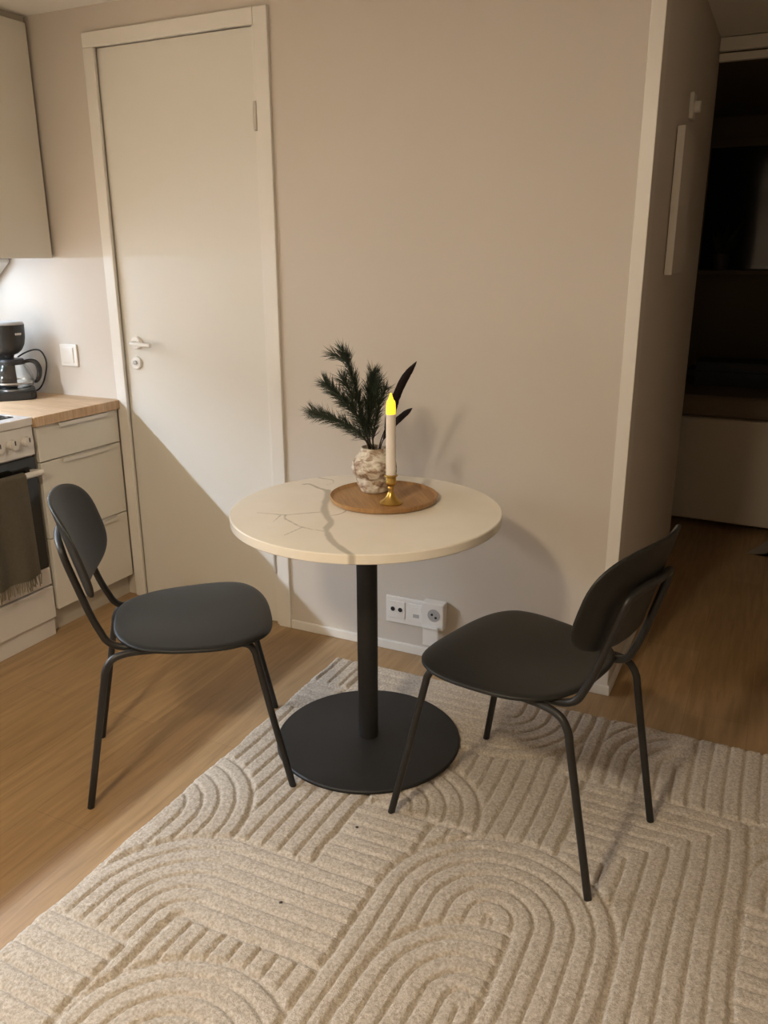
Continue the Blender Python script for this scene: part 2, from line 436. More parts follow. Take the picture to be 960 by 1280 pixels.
st = thing('cooker', 'white freestanding cooker with black oven door at the left edge', 'cooker', (-.975, -.75, 0))
S0 = (-.975, -.75, 0); Y0, Y1 = -1.048, -.449
obj('body', rel(B(-1.60, -.992, Y0, Y1, .07, .845), S0), STOVEW, st)
obj('plinth', rel(B(-1.02, -.985, Y0 + .003, Y1 - .003, 0, .072), S0), STOVEW, st)
tp = obj('top_frame', rel(B(-1.60, -.965, Y0, Y1, .838, .868, bev=.004), S0), STOVEW, st)
obj('hob_glass', rel(B(-1.56, -1.02, Y0 + .03, Y1 - .035, .866, .8705, bev=.001), S0), GLASSBLK, tp)
obj('control_panel', rel(B(-.992, -.973, Y0, Y1, .728, .837, bev=.003), S0), STOVEW, st)
def knob(yc, zc):
    bm = bmesh.new(); tube(bm, [(-.974, yc, zc), (-.956, yc, zc)], .019, 28, False)
    tube(bm, [(-.956, yc, zc), (-.950, yc, zc)], .017, 28, False)
    k = obj('knob', rel(bm, S0), STOVEW, st, .6)
    obj('pointer', rel(B(-.951, -.9485, yc - .0022, yc + .0022, zc, zc + .016), S0), DARKTXT, k)
for i in range(8): knob(-.486 - .0635 * i, .783)
dg = obj('oven_door', rel(B(-.992, -.974, Y0 + .002, Y1 - .002, .285, .722, bev=.003), S0), GLASSBLK, st)
obj('window', rel(B(-.9745, -.9725, Y0 + .07, Y1 - .07, .33, .62), S0), GLASSBLK, dg)
obj('bottom_rail', rel(B(-.992, -.973, Y0 + .002, Y1 - .002, .214, .284, bev=.003), S0), STOVEW, dg)
hb = bmesh.new(); tube(hb, [(-.938, Y0 + .03, .668), (-.938, Y1 - .012, .668)], .0115, 16, False)
box(hb, -.975, -.937, Y1 - .035, Y1 - .018, .658, .678, .002); box(hb, -.975, -.937, Y0 + .03, Y0 + .047, .658, .678, .002)
obj('handle', rel(hb, S0), STOVEW, dg, .6)
obj('storage_drawer', rel(B(-.992, -.972, Y0 + .001, Y1 - .001, .075, .206, bev=.003), S0), STOVEW, st)

# towel over the oven handle
def towel():
    bm = bmesh.new(); y0, y1 = -.86, -.545; ny, rows = 40, []
    path = []
    for z in np.linspace(.40, .668, 12): path.append((-.957, z, -1))
    for a in np.linspace(PI, 0, 9)[1:-1]: path.append((-.938 + .0165 * math.cos(a), .668 + .0165 * math.sin(a), 0))
    for z in np.linspace(.668, .292, 22): path.append((-.9215, z, 1))
    for i in range(ny + 1):
        t = i / ny; row = []
        for (x, z, s) in path:
            w = max(0, .668 - z)
            yy = y0 + (y1 - y0) * t + (.03 * w * (1 if t > .5 else -1) * abs(2 * t - 1)) * (1 if s == 1 else .5)
            xx = x + (.010 * w / .38 * math.sin(t * 17 + .6) + .004 * w / .38) * (1 if s == 1 else 0)
            row.append(bm.verts.new((xx, yy, z)))
        rows.append(row)
    for a, b in zip(rows, rows[1:]):
        for k in range(len(path) - 1): bm.faces.new((a[k], a[k + 1], b[k + 1], b[k]))
    bmesh.ops.solidify(bm, geom=list(bm.faces), thickness=.003)
    t = thing('tea_towel', 'olive grey fringed tea towel hanging over the oven door handle', 'towel', (-.938, -.70, .668))
    obj('cloth', rel(bm, (-.938, -.70, .668)), TOWEL, t, 1.0)
    fb = bmesh.new()
    for i in range(46):
        y = y0 - .01 + (y1 - y0 + .022) * i / 45; w = random.uniform(-.006, .006)
        xx = -.9205 + .010 * math.sin((y - y0) / (y1 - y0) * 17 + .6)
        tube(fb, [(xx, y, .296), (xx + random.uniform(-.002, .004), y + w * .5, .275), (xx + random.uniform(-.003, .005), y + w, .252 + random.uniform(-.006, .006))],
             .0022, 5, True, 3)
    obj('fringe', rel(fb, (-.938, -.70, .668)), TOWEL, t)
towel()

uc = thing('wall_cabinet', 'white flat-fronted wall cabinet at top left above the worktop', 'cabinet', (-1.44, -.24, 1.42))
U0 = (-1.44, -.24, 1.42)
obj('carcass', rel(B(XK + .002, -1.249, -.442, -.006, 1.422, 2.25), U0), CABEDGE, uc)
obj('door', rel(B(-1.248, -1.228, -.440, -.020, 1.4205, 2.258, bev=.0015), U0), CAB, uc)
obj('filler_strip', rel(B(-1.27, -1.252, -.442, -.004, 2.25, ZC - .001), U0), CABEDGE, uc)
uc2 = thing('wall_cabinet', 'white wall cabinet run over the cooker, beyond the left edge of the photo', 'cabinet', (-1.44, -.74, 1.42))
U1 = (-1.44, -.74, 1.42)
obj('carcass', rel(B(XK + .002, -1.249, -2.50, -.444, 1.422, 2.25), U1), CABEDGE, uc2)
for ya, yb in ((-1.046, -.443), (-1.77, -1.05), (-2.498, -1.774)):
    obj('door', rel(B(-1.248, -1.228, ya, yb, 1.4205, 2.258, bev=.0015), U1), CAB, uc2)
# the kitchen run goes on past the cooker (its edge shades the floor at the lower left)
b2 = thing('base_cabinet', 'white base cabinet past the cooker, beyond the left edge of the photo', 'cabinet', (-.972, -1.78, 0))
P2 = (-.972, -1.78, 0)
obj('carcass', rel(B(-1.60, -.992, -2.50, -1.056, .10, .828), P2), CABEDGE, b2)
obj('plinth', rel(B(-1.04, -1.016, -2.50, -1.056, 0, .10), P2), CABEDGE, b2)
for ya, yb in ((-1.77, -1.06), (-2.498, -1.774)):
    d2 = obj('door', rel(B(-.991, -.972, ya, yb, .10, .826, bev=.0015), P2), CAB, b2)
    obj('handle', rel(B(-.986, -.957, ya + .2, yb - .2, .825, .8275), P2), HANDLE, d2)
c2 = obj('worktop', B(-1.658, -.957, -2.50, -1.050, .829, .866, bev=.0025), COUNTER, loc=(-1.3, -1.8, .829))
tag(c2, 'oak worktop past the cooker, beyond the left edge of the photo', 'worktop')

# coffee maker: stands in the corner, turned towards the room
CM = (-1.408, -.140, .866)
cm = thing('coffee_maker', 'black drip coffee maker with glass jug in the worktop corner', 'coffee maker', CM, math.radians(50.5))
# local: +y is away from the room, +x to the right as seen from the table
bm = bmesh.new()
outl = [(-.09, -.09), (-.07, -.112), (.065, -.112), (.083, -.09), (.083, .075), (.07, .09), (-.075, .09), (-.09, .075)]
prism(bm, outl, 2, 0, .036); bmesh.ops.bevel(bm, geom=list(bm.edges), offset=.005, segments=2, affect='EDGES')
obj('base', bm, BLKPL, cm, .7)
bm = bmesh.new(); lathe(bm, [(0, .036), (.062, .036), (.062, .040), (0, .040)], 36, (0, -.02, 0)); obj('hot_plate', bm, METAL, cm, .6)
obj('water_tank', B(-.078, .018, .045, .088, .036, .292, bev=.012), BLKPL, cm)
bm = bmesh.new()
lathe(bm, [(0, .164), (.016, .164), (.020, .176), (.036, .182), (.052, .196), (.063, .217), (.069, .245), (.071, .290), (.071, .298), (0, .298)], 44, (0, -.02, 0))
fb = obj('filter_basket', bm, BLKPL, cm, .6)
bm = bmesh.new(); lathe(bm, [(0, .298), (.070, .298), (.070, .303), (.064, .309), (0, .310)], 44, (0, -.02, 0)); obj('lid', bm, GREYPL, fb, .6)
# small pale wordmark curved round the basket (four unreadable letters in the photo)
bm = bmesh.new()
for i, ang in enumerate((-62, -56, -50, -44)):
    a = math.radians(ang)
    for dz, hgt, wd in ((.258, .009, .0016), (.262, .0018, .0045)):
        q = bmesh.new(); box(q, -wd, wd, -.0004, .0016, 0, hgt)
        bmesh.ops.transform(q, matrix=Matrix.Translation((.0712 * math.cos(a), -.02 + .0712 * math.sin(a), dz)) @ Matrix.Rotation(a - PI / 2, 4, 'Z'), verts=q.verts)
        tmp = bpy.data.meshes.new('t'); q.to_mesh(tmp); q.free(); bm.from_mesh(tmp); bpy.data.meshes.remove(tmp)
obj('wordmark', bm, LIGHTTXT, fb)
jug = bmesh.new()
lathe(jug, [(0, .042), (.064, .042), (.078, .050), (.084, .070), (.080, .095), (.066, .125), (.054, .140), (.052, .150),
            (.050, .150), (.052, .139), (.064, .124), (.078, .094), (.082, .070), (.076, .052), (.063, .045), (0, .045)], 48, (0, -.02, 0))
jo = obj('jug', jug, GLASS, cm, 1.0)
bm = bmesh.new(); lathe(bm, [(.0535, .139), (.057, .139), (.057, .152), (.0535, .152), (.0535, .139)], 44, (0, -.02, 0))
lathe(bm, [(0, .152), (.055, .152), (.050, .160), (0, .163)], 44, (0, -.02, 0)); obj('jug_collar', bm, BLKPL, jo, .6)
bm = bmesh.new()
tube(bm, [(.050, -.024, .146), (.074, -.03, .150), (.096, -.034, .142), (.106, -.036, .118), (.104, -.036, .088), (.094, -.033, .068), (.082, -.03, .062)],
     .009, 10, True, 6, radii=[.007, .008, .010, .011, .010, .008, .006])
obj('jug_handle', bm, BLKPL, jo, .6)
bm = bmesh.new(); lathe(bm, [(.0825, .064), (.0855, .064), (.0855, .070), (.0835, .070), (.0825, .064)], 44, (0, -.02, 0)); obj('jug_band', bm, METAL, jo, .6)
bm = bmesh.new()
tube(bm, [(-1.46, -.055, 1.02), (-1.443, -.03, 1.036), (-1.383, -.030, 1.052), (-1.343, -.030, 1.044), (-1.323, -.030, 1.001), (-1.340, -.030, .943),
          (-1.375, -.030, .893), (-1.42, -.034, .873), (-1.47, -.05, .872)], .0035, 8, True, 8)
tag(obj('power_cord', bm, BLKPL, loc=(-1.34, -.03, .873)), 'black power cord looping against the wall beside the coffee maker', 'cord')

# under-cabinet strip light (its lamp is added below)
sl = thing('strip_light', 'slim strip light under the wall cabinets over the cooker', 'lamp', (-1.585, -1.78, 1.4200))
obj('housing', B(-.012, .012, -.735, .735, -.0065, .0018, bev=.001), FIXT, sl)
sl2 = thing('strip_light', 'short strip light under the corner wall cabinet above the coffee maker', 'lamp', (-1.585, -.44, 1.4200))
obj('housing', B(-.012, .012, -.28, .28, -.0065, .0018, bev=.001), FIXT, sl2)

# ------------------------------------------------------------------ rug
def sstep(x, a, b):
    t = np.clip((x - a) / (b - a), 0, 1); return t * t * (3 - 2 * t)

def make_rug():
    x0, x1, y0, y1, s = .128, 2.10, -2.35, -.165, .0042
    nx, ny = int((x1 - x0) / s), int((y1 - y0) / s)
    xs = np.linspace(x0, x1, nx + 1); ys = np.linspace(y0, y1, ny + 1)
    X, Y = np.meshgrid(xs, ys)
    p = .0445
    W = X + .008 * np.sin(Y * 3.1 + .5) + .003 * np.sin(Y * 11)   # the pile wanders a little
    V = Y + .006 * np.sin(X * 3.7)
    R = lambda cx, cy: np.hypot(W - cx, V - cy)
    reg = np.full(X.shape, -1); D = np.full(X.shape, .5 * p)
    def put(idx, mask, d):
        m = mask & (reg < 0); reg[m] = idx; D[m] = np.broadcast_to(d, X.shape)[m]
    # quarter bend inside the big arch
    rc = np.where(W > 1.06, 1.365 * 0 + (V + 1.365), np.where(V < -1.365, 1.06 - W, R(1.06, -1.365)))
    put(0, (W < 1.097) & (rc < .210) & ((V > -1.365) | (W <= 1.06)), .210 - rc)
    put(0, (W >= 1.06) & (W < 1.097) & (V <= -1.365), W - 1.06)
    # big arch
    rb = np.where(V < -1.132, np.abs(W - 1.041), R(1.041, -1.132))
    put(1, rb < .271, (.271 - rb) * p / .0438)
    # left quarter bend and the fills inside it
    ra = np.where(W > .43, V + 1.43, np.where(V < -1.43, .43 - W, R(.43, -1.43)))
    inA = (ra < .287) & (ra > .026) & (W < .77)
    rm = np.where(V < -1.72, np.abs(W - .62), R(.62, -1.72))
    put(5, (rm < .245) & (W < .77), .245 - rm)
    put(3, (V < -1.52) & (W < .367), -(V + 1.52) * p / .05)
    put(2, inA & ((W > .43) | (V > -1.52) | (W > .367)), (.287 - ra) * p / .0437)
    put(4, (W > .40) & (W < .77) & (V < -1.40), W - .4105)
    put(3, (V < -1.52) & (W < .367), -(V + 1.52))
    # right side: mitred stripes, then the squares around it
    u = np.maximum(W - 1.54, V + .535)
    put(6, (u < 0) & (W > 1.115), -u)
    put(7, (W >= 1.54) & (V < -.86), -V - .86)
    rn = np.where(W > 1.80, V + .80, np.where(V < -.80, 1.80 - W, R(1.80, -.80)))
    put(8, (W >= 1.54) & (V < -.53), .262 - rn)
    re = np.where(W > 1.385, V + .38, np.where(V < -.38, 1.385 - W, R(1.385, -.38)))
    put(9, (W > 1.12) & (W < 1.385) & (re < .222), .222 - re)
    put(10, (W >= 1.385), W - 1.385)
    put(11, (W > 1.12) & (W < 1.385), .222 - re)
    # under the right chair
    rf = np.where(W < .815, -.265 - V, np.where(V > -.265, W - .815, R(.815, -.265)))
    put(12, (W > .27) & (W < 1.075) & (rf < .262) & (V < -.2), .262 - rf)
    put(12, (W > .27) & (W < .815) & (V >= -.3), V + .2)
    put(12, (W >= .815) & (W < 1.075) & (rf < .262), .262 - rf)
    put(13, (W > 1.03) & (V > -.53), W - 1.0755)
    rh = np.where(V < -.87, W - .65, R(.65, -.87))
    put(14, (W > .59) & (V > -.875) & (rh < .255), .255 - rh)
    put(15, (W > .80) & (V > -1.0), W - 1.115 + 10 * p)
    put(16, (W > .59) & (V <= -.875), V + 1.143 + p)
    put(15, (W > .59), W - 1.115 + 15 * p)
    ri = np.where(V < -1.14, W - .08, R(.08, -1.14))
    put(17, (ri < .281), .281 - ri)
    put(18, (W < .27) & (V > -.355), W - .105)
    put(19, (W < .4) & (V > -.53), -(V + .375) + 4 * p)
    put(20, reg < 0, (.590 - W) * p / .047)
    g = np.abs(D / p - np.round(D / p)) * p
    bd = np.zeros(X.shape, bool)
    bd[:, 1:] |= reg[:, 1:] != reg[:, :-1]; bd[1:, :] |= reg[1:, :] != reg[:-1, :]
    bd2 = bd.copy(); bd2[:, :-1] |= bd[:, 1:]; bd2[:-1, :] |= bd[1:, :]
    db = np.where(bd2, 0.0, 1.0)
    wide = bd2.copy()
    for sh in ((0, 1), (1, 0), (0, -1), (-1, 0)): wide |= np.roll(bd2, sh, (0, 1))
    rng = np.random.default_rng(3)
    w = .0040 + .0010 * rng.standard_normal(X.shape)
    h = sstep(g, .0008, .0008 + np.clip(w, .0028, .0065))
    h = np.where(bd2, np.minimum(h, .1), np.where(wide, np.minimum(h, .5), h))
    # soften
    hs = (3 * h + np.roll(h, 1, 0) + np.roll(h, -1, 0) + np.roll(h, 1, 1) + np.roll(h, -1, 1)) / 7
    edge = np.minimum.reduce([X - x0, x1 - X, Y - y0, y1 - Y])
    er = .35 + .65 * sstep(edge, 0, .014)
    Z = (.0038 + .0112 * hs) * er + .0008 * rng.standard_normal(X.shape)
    XX = X.copy(); left = np.clip(1 - (X - x0) / .06, 0, 1)
    XX += left * (.0022 * np.sin(Y * 21) + .0012 * np.sin(Y * 47 + 1)) - left * .004
    verts = np.stack([XX, Y, Z], -1).reshape(-1, 3)
    n1 = nx + 1
    idx = (np.arange(ny)[:, None] * n1 + np.arange(nx)[None, :]).reshape(-1)
    faces = np.stack([idx, idx + 1, idx + n1 + 1, idx + n1], -1)
    # skirt down to the floor
    rim = np.concatenate([np.arange(nx + 1), np.arange(1, ny + 1) * n1 + nx, ny * n1 + np.arange(nx - 1, -1, -1), np.arange(ny - 1, 0, -1) * n1])
    low = verts[rim].copy(); low[:, 2] = .0005
    nb = len(verts); verts = np.concatenate([verts, low]); m = len(rim); k = np.arange(m); k2 = (k + 1) % m
    faces = np.concatenate([faces, np.stack([rim[k2], rim[k], nb + k, nb + k2], -1)])
    me = bpy.data.meshes.new('rug')
    me.vertices.add(len(verts)); me.vertices.foreach_set('co', verts.astype(np.float32).reshape(-1))
    me.loops.add(faces.size); me.loops.foreach_set('vertex_index', faces.astype(np.int32).reshape(-1))
    me.polygons.add(len(faces)); me.polygons.foreach_set('loop_start', (np.arange(len(faces)) * 4).astype(np.int32))
    me.polygons.foreach_set('use_smooth', np.ones(len(faces), bool))
    me.update(calc_edges=True); me.validate()
    me.materials.append(RUG)
    o = bpy.data.objects.new('rug', me); C.objects.link(o)
    tag(o, 'large cream rug with carved arch pattern on the wood floor', 'rug')
make_rug()
RZ = .0145
for (x, y, a, lb) in ((.635, -.987, .3, 'tiny dark crumb on the rug just in front of the table base'),
                      (.598, -1.291, .8, 'tiny dark crumb on the rug nearer the camera, left of centre')):
    bm = bmesh.new(); bmesh.ops.create_icosphere(bm, subdivisions=2, radius=.003)
    for v in bm.verts: v.co += Vector((random.uniform(-.0006, .0006),) * 3); v.co.x *= 1.5
    o = obj('crumb', bm, DARKTXT); o.location = (x, y, RZ + .002); o.rotation_euler = (0, 0, a); tag(o, lb, 'crumb')

# ------------------------------------------------------------------ table
TX, TY, TZ, TR = .4773, -.6063, .75, .3762
tb = thing('bistro_table', 'round marble-look bistro table on a black pedestal standing on the rug', 'table', (TX, TY, 0))
def tabletop():
    veins = [([(.188, -.46), (.202, -.451), (.25, -.478), (.288, -.492)], .006, .006),
             ([(.288, -.492), (.320, -.544), (.366, -.648), (.423, -.727), (.450, -.761), (.473, -.824), (.526, -.889), (.564, -.922), (.611, -.953), (.640, -.970)], .013, .0095),
             ([(.390, -.683), (.345, -.72), (.306, -.754), (.27, -.762), (.225, -.770)], .0034, .002),
             ([(.294, -.760), (.300, -.78), (.309, -.820)], .0026, .0016), ([(.306, -.754), (.320, -.78), (.343, -.796), (.404, -.827), (.470, -.833)], .0034, .002),
             ([(.404, -.827), (.400, -.86), (.396, -.900)], .003, .0016), ([(.417, -.711), (.434, -.69), (.438, -.657), (.425, -.63), (.400, -.59)], .003, .002),
             ([(.180, -.370), (.205, -.374), (.246, -.379)], .004, .003), ([(.246, -.379), (.262, -.41), (.252, -.44)], .0018, .0012)]
    SEG = 600; rad = list(np.linspace(0, TR - .002, 110))
    prof = [(r, 0) for r in rad] + [(TR, -.0025), (TR, -.0235), (TR - .002, -.026), (.04, -.026)]
    bm = bmesh.new(); lathe(bm, prof, SEG); bm.verts.ensure_lookup_table()
    rng = np.random.default_rng(5)
    co = np.array([v.co[:] for v in bm.verts]); q = co[:, :2] + np.array([TX, TY])
    wob = np.array([noise.noise(Vector((a * 22, b * 22, 0))) for a, b in q]); wob2 = np.array([noise.noise(Vector((a * 60, b * 60, 3))) for a, b in q])
    val = np.zeros(len(q))
    for pts, w0, w1 in veins:
        P = np.array([v[:2] for v in catmull([(a, b, 0) for a, b in pts], 6)])
        best = np.full(len(q), 9.0); wd = np.full(len(q), w0)
        for i in range(len(P) - 1):
            a, b = P[i], P[i + 1]; d = b - a; t = np.clip(((q - a) @ d) / (d @ d + 1e-12), 0, 1)
            dist = np.hypot(*(q - a - t[:, None] * d).T)
            m = dist < best; best[m] = dist[m]; wd[m] = w0 + (w1 - w0) * (i + t[m]) / (len(P) - 1)
        dd = best + .004 * wob * (w0 > .005) + .0015 * wob2
        s = 1 - np.clip((dd - wd * .55) / (wd * .5), 0, 1)
        rimv = 1 - np.clip((wd - dd) / .003, 0, 1)
        val = np.maximum(val, s * (.72 + .28 * rimv * (w0 > .005)))
    o = obj('tabletop', bm, MARBLE, tb, .5); o.location = (0, 0, TZ)
    at = o.data.attributes.new('vein', 'FLOAT', 'POINT'); at.data.foreach_set('value', val.astype(np.float32))
tabletop()
bm = bmesh.new(); lathe(bm, [(0, .025), (.030, .025), (.030, .722), (.105, .722), (.105, .7245), (0, .7245)], 40); obj('column', bm, BASEMET, tb, .5)
bm = bmesh.new(); lathe(bm, [(0, RZ), (.274, RZ), (.2773, RZ + .002), (.2773, RZ + .008), (.274, RZ + .011), (.06, RZ + .014), (.034, RZ + .016), (0, RZ + .016)], 120)
obj('base', bm, BASEMET, tb, .5)

# ------------------------------------------------------------------ table setting
tray = bmesh.new()
lathe(tray, [(0, 0), (.148, 0), (.154, .004), (.1565, .015), (.1535, .0165), (.1495, .0115), (.146, .009), (0, .009)], 90)
to = obj('tray', tray, TRAYW, None, .5); to.location = (.483, -.505, TZ + .0003); tag(to, 'round honey coloured wooden tray on the marble table', 'tray')
TB = TZ + .0095
VX, VY = .432, -.462
def vdisp(a, z):
    f = min(1, z / .012) * min(1, max(0, (.128 - z) / .014))
    return f * (.0045 * noise.noise(Vector((math.cos(a) * 2.4, math.sin(a) * 2.4, z * 46))) + .003 * noise.noise(Vector((math.cos(a) * 6, math.sin(a) * 6, z * 90 + 7))))
bm = bmesh.new()
prof = [(0, 0), (.038, 0), (.043, .004)] + [(r, z) for r, z in zip(
    np.interp(np.linspace(.01, .118, 34), [.01, .025, .043, .05, .07, .088, .104, .118], [.0445, .049, .052, .058, .0655, .063, .053, .0415]), np.linspace(.01, .118, 34))] + \
    [(.040, .124), (.0395, .131), (.036, .132), (.035, .124), (.037, .116), (.052, .095), (.058, .07), (.045, .02), (0, .012)]
lathe(bm, prof, 72, disp=vdisp)
vs = obj('vase', bm, VASE, None, .9); vs.location = (VX, VY, TB)
tag(vs, 'rough white and brown stoneware vase standing on the wooden tray', 'vase')

def spray(name_pts, label, needle=.046, dens=330, rtop=.0022, side=None, seed=1, ang=38):
    rnd = random.Random(seed)
    base = Vector((VX + rnd.uniform(-.012, .012), VY + rnd.uniform(-.012, .012), TB + .085))
    t = thing('pine_sprig', label, 'pine sprig', tuple(base), 0, 'pine sprigs in the vase')
    def run(pts, sb, nb, dens, first):
        P = catmull(pts, 10)
        tube(sb, pts, .002, 7, True, 6, radii=[.003, .0022, .0012])
        Ls = [0]
        for a, b in zip(P, P[1:]): Ls.append(Ls[-1] + (b - a).length)
        tot = Ls[-1]
        for i in range(int(dens * tot / .2)):
            s = tot * (first + (1 - first) * rnd.random() ** .85)
            k = max(j for j in range(len(Ls) - 1) if Ls[j] <= s)
            f = (s - Ls[k]) / max(1e-6, Ls[k + 1] - Ls[k]); c = P[k].lerp(P[k + 1], f)
            T = (P[k + 1] - P[k]).normalized(); u = T.orthogonal().normalized(); v = T.cross(u)
            a = rnd.uniform(0, 2 * PI); g = math.radians(rnd.gauss(ang, 11))
            dirn = (T * math.cos(g) + (u * math.cos(a) + v * math.sin(a)) * math.sin(g))
            Ln = needle * rnd.uniform(.72, 1.12)
            w = dirn.orthogonal().normalized() * .00065; w2 = dirn.cross(w).normalized() * .00065
            bend = Vector((0, 0, rnd.uniform(-.003, .002)))
            q = [nb.verts.new(c + w), nb.verts.new(c - w * .5 + w2), nb.verts.new(c - w * .5 - w2)]
            mid = c + dirn * Ln * .6 + bend * .3
            q2 = [nb.verts.new(mid + w), nb.verts.new(mid - w * .5 + w2), nb.verts.new(mid - w * .5 - w2)]
            tip = nb.verts.new(c + dirn * Ln + bend)
            for j in range(3):
                nb.faces.new((q[j], q[(j + 1) % 3], q2[(j + 1) % 3], q2[j])); nb.faces.new((q2[j], q2[(j + 1) % 3], tip))
    sb, nb = bmesh.new(), bmesh.new()
    pts = [base] + [Vector(p) for p in name_pts]
    run(pts, sb, nb, dens, .28)
    for sp in (side or []): run([Vector(p) for p in sp], sb, nb, dens, .05)
    obj('stem', rel(sb, base), TWIG, t); obj('needles', rel(nb, base), NEEDLE, t)

spray([(.413, -.465, .907), (.386, -.455, .992), (.366, -.45, 1.065), (.343, -.455, 1.135), (.333, -.46, 1.160)],
      'tallest pine sprig in the vase, reaching above the others', side=[[(.347, -.455, 1.125), (.332, -.458, 1.139), (.305, -.462, 1.150)]], seed=1, dens=330, ang=31)
spray([(.420, -.475, .914), (.388, -.485, .984), (.334, -.49, 1.038), (.292, -.495, 1.072)],
      'upper left pine sprig in the vase, below the tallest one', seed=2, dens=430, ang=38, side=[[(.385, -.485, .985), (.36, -.47, 1.045), (.335, -.47, 1.085)]])
spray([(.418, -.49, .916), (.372, -.505, .953), (.310, -.51, .976), (.258, -.512, .988)],
      'lowest pine sprig in the vase, stretching out to the left', seed=3, dens=420, ang=38)
spray([(.412, -.45, .905), (.403, -.44, .990), (.405, -.435, 1.05), (.413, -.43, 1.095)],
      'upright bushy pine sprig in the middle of the vase', seed=4, dens=560, ang=30, side=[[(.404, -.44, .975), (.425, -.445, 1.03), (.434, -.445, 1.075)]])
spray([(.424, -.455, .906), (.430, -.452, .959), (.446, -.448, 1.025), (.461, -.448, 1.060)],
      'right-hand pine sprig in the vase, just behind the candle', seed=5, dens=330, ang=34, needle=.038)

def feather(pts, width, label, seed):
    rnd = random.Random(seed)
    P = catmull(pts, 10); N = len(P)
    t = thing('feather', label, 'feather', tuple(P[0]), 0, 'dark feathers in the vase')
    sb = bmesh.new(); tube(sb, pts, .0012, 6, True, 8, radii=[.0022, .0016, .0007]); obj('quill', rel(sb, P[0]), FEATHER, t)
    bm = bmesh.new(); rows = []
    view = Vector((.55, -.8, .2)).normalized()
    for i in range(N):
        f = i / (N - 1)
        if f < .30: continue
        T = (P[min(i + 1, N - 1)] - P[max(i - 1, 0)]).normalized(); s = T.cross(view).normalized()
        g = (f - .30) / .70
        w = width * .5 * min(1, g * 5 + .25) * (1 - max(0, (g - .72) / .28) ** 2 * .95) * rnd.uniform(.94, 1.04)
        n = s.cross(T) * .0015
        rows.append([bm.verts.new(P[i] - s * w - n), bm.verts.new(P[i] - s * w * .5), bm.verts.new(P[i] + n), bm.verts.new(P[i] + s * w * .5), bm.verts.new(P[i] + s * w - n)])
    for a, b in zip(rows, rows[1:]):
        for k in range(4): bm.faces.new((a[k], a[k + 1], b[k + 1], b[k]))
    bmesh.ops.solidify(bm, geom=list(bm.faces), thickness=.0012)
    obj('vane', rel(bm, P[0]), FEATHER, t, 1.0)
feather([(.441, -.458, .86), (.447, -.452, .904), (.466, -.45, .955), (.484, -.45, 1.0), (.498, -.45, 1.043), (.523, -.45, 1.094), (.559, -.45, 1.143)],
        .024, 'taller dark purple feather curving up to the right of the candle', 1)
feather([(.448, -.462, .86), (.457, -.462, .907), (.487, -.462, .954), (.518, -.462, .986), (.552, -.462, 1.014)],
        .018, 'shorter dark purple feather pointing right behind the candle', 2)

CX, CY = .5315, -.560
ch = thing('candlestick', 'small brass candlestick in front of the vase on the tray', 'candlestick', (CX, CY, TB))
bm = bmesh.new()
lathe(bm, [(0, 0), (.031, 0), (.0325, .003), (.030, .006), (.022, .011), (.014, .020), (.0085, .032), (.007, .040), (.0095, .045), (.0075, .050), (0, .050)], 44)
obj('foot', bm, BRASS, ch, .9)
bm = bmesh.new()
lathe(bm, [(0, .049), (.008, .049), (.014, .055), (.0155, .062), (.0145, .070), (.0145, .076), (.0185, .079), (.0185, .0825), (.0142, .083), (.0142, .058), (0, .056)], 44)
obj('cup', bm, BRASS, ch, .9)
cd = thing('candle', 'white battery taper candle with glowing yellow tip in the brass holder', 'candle', (CX, CY, TB + .0565))
bm = bmesh.new(); lathe(bm, [(0, 0), (.0138, 0), (.0137, .10), (.0132, .196), (0, .197)], 36); obj('body', bm, WAX, cd, .8)
bm = bmesh.new(); lathe(bm, [(0, .1965), (.0131, .196), (.0134, .210), (.0125, .225), (.0115, .231), (.0075, .236), (.0045, .245), (.002, .253), (0, .254)], 36); obj('flame_tip', bm, GLOW, cd, .9)

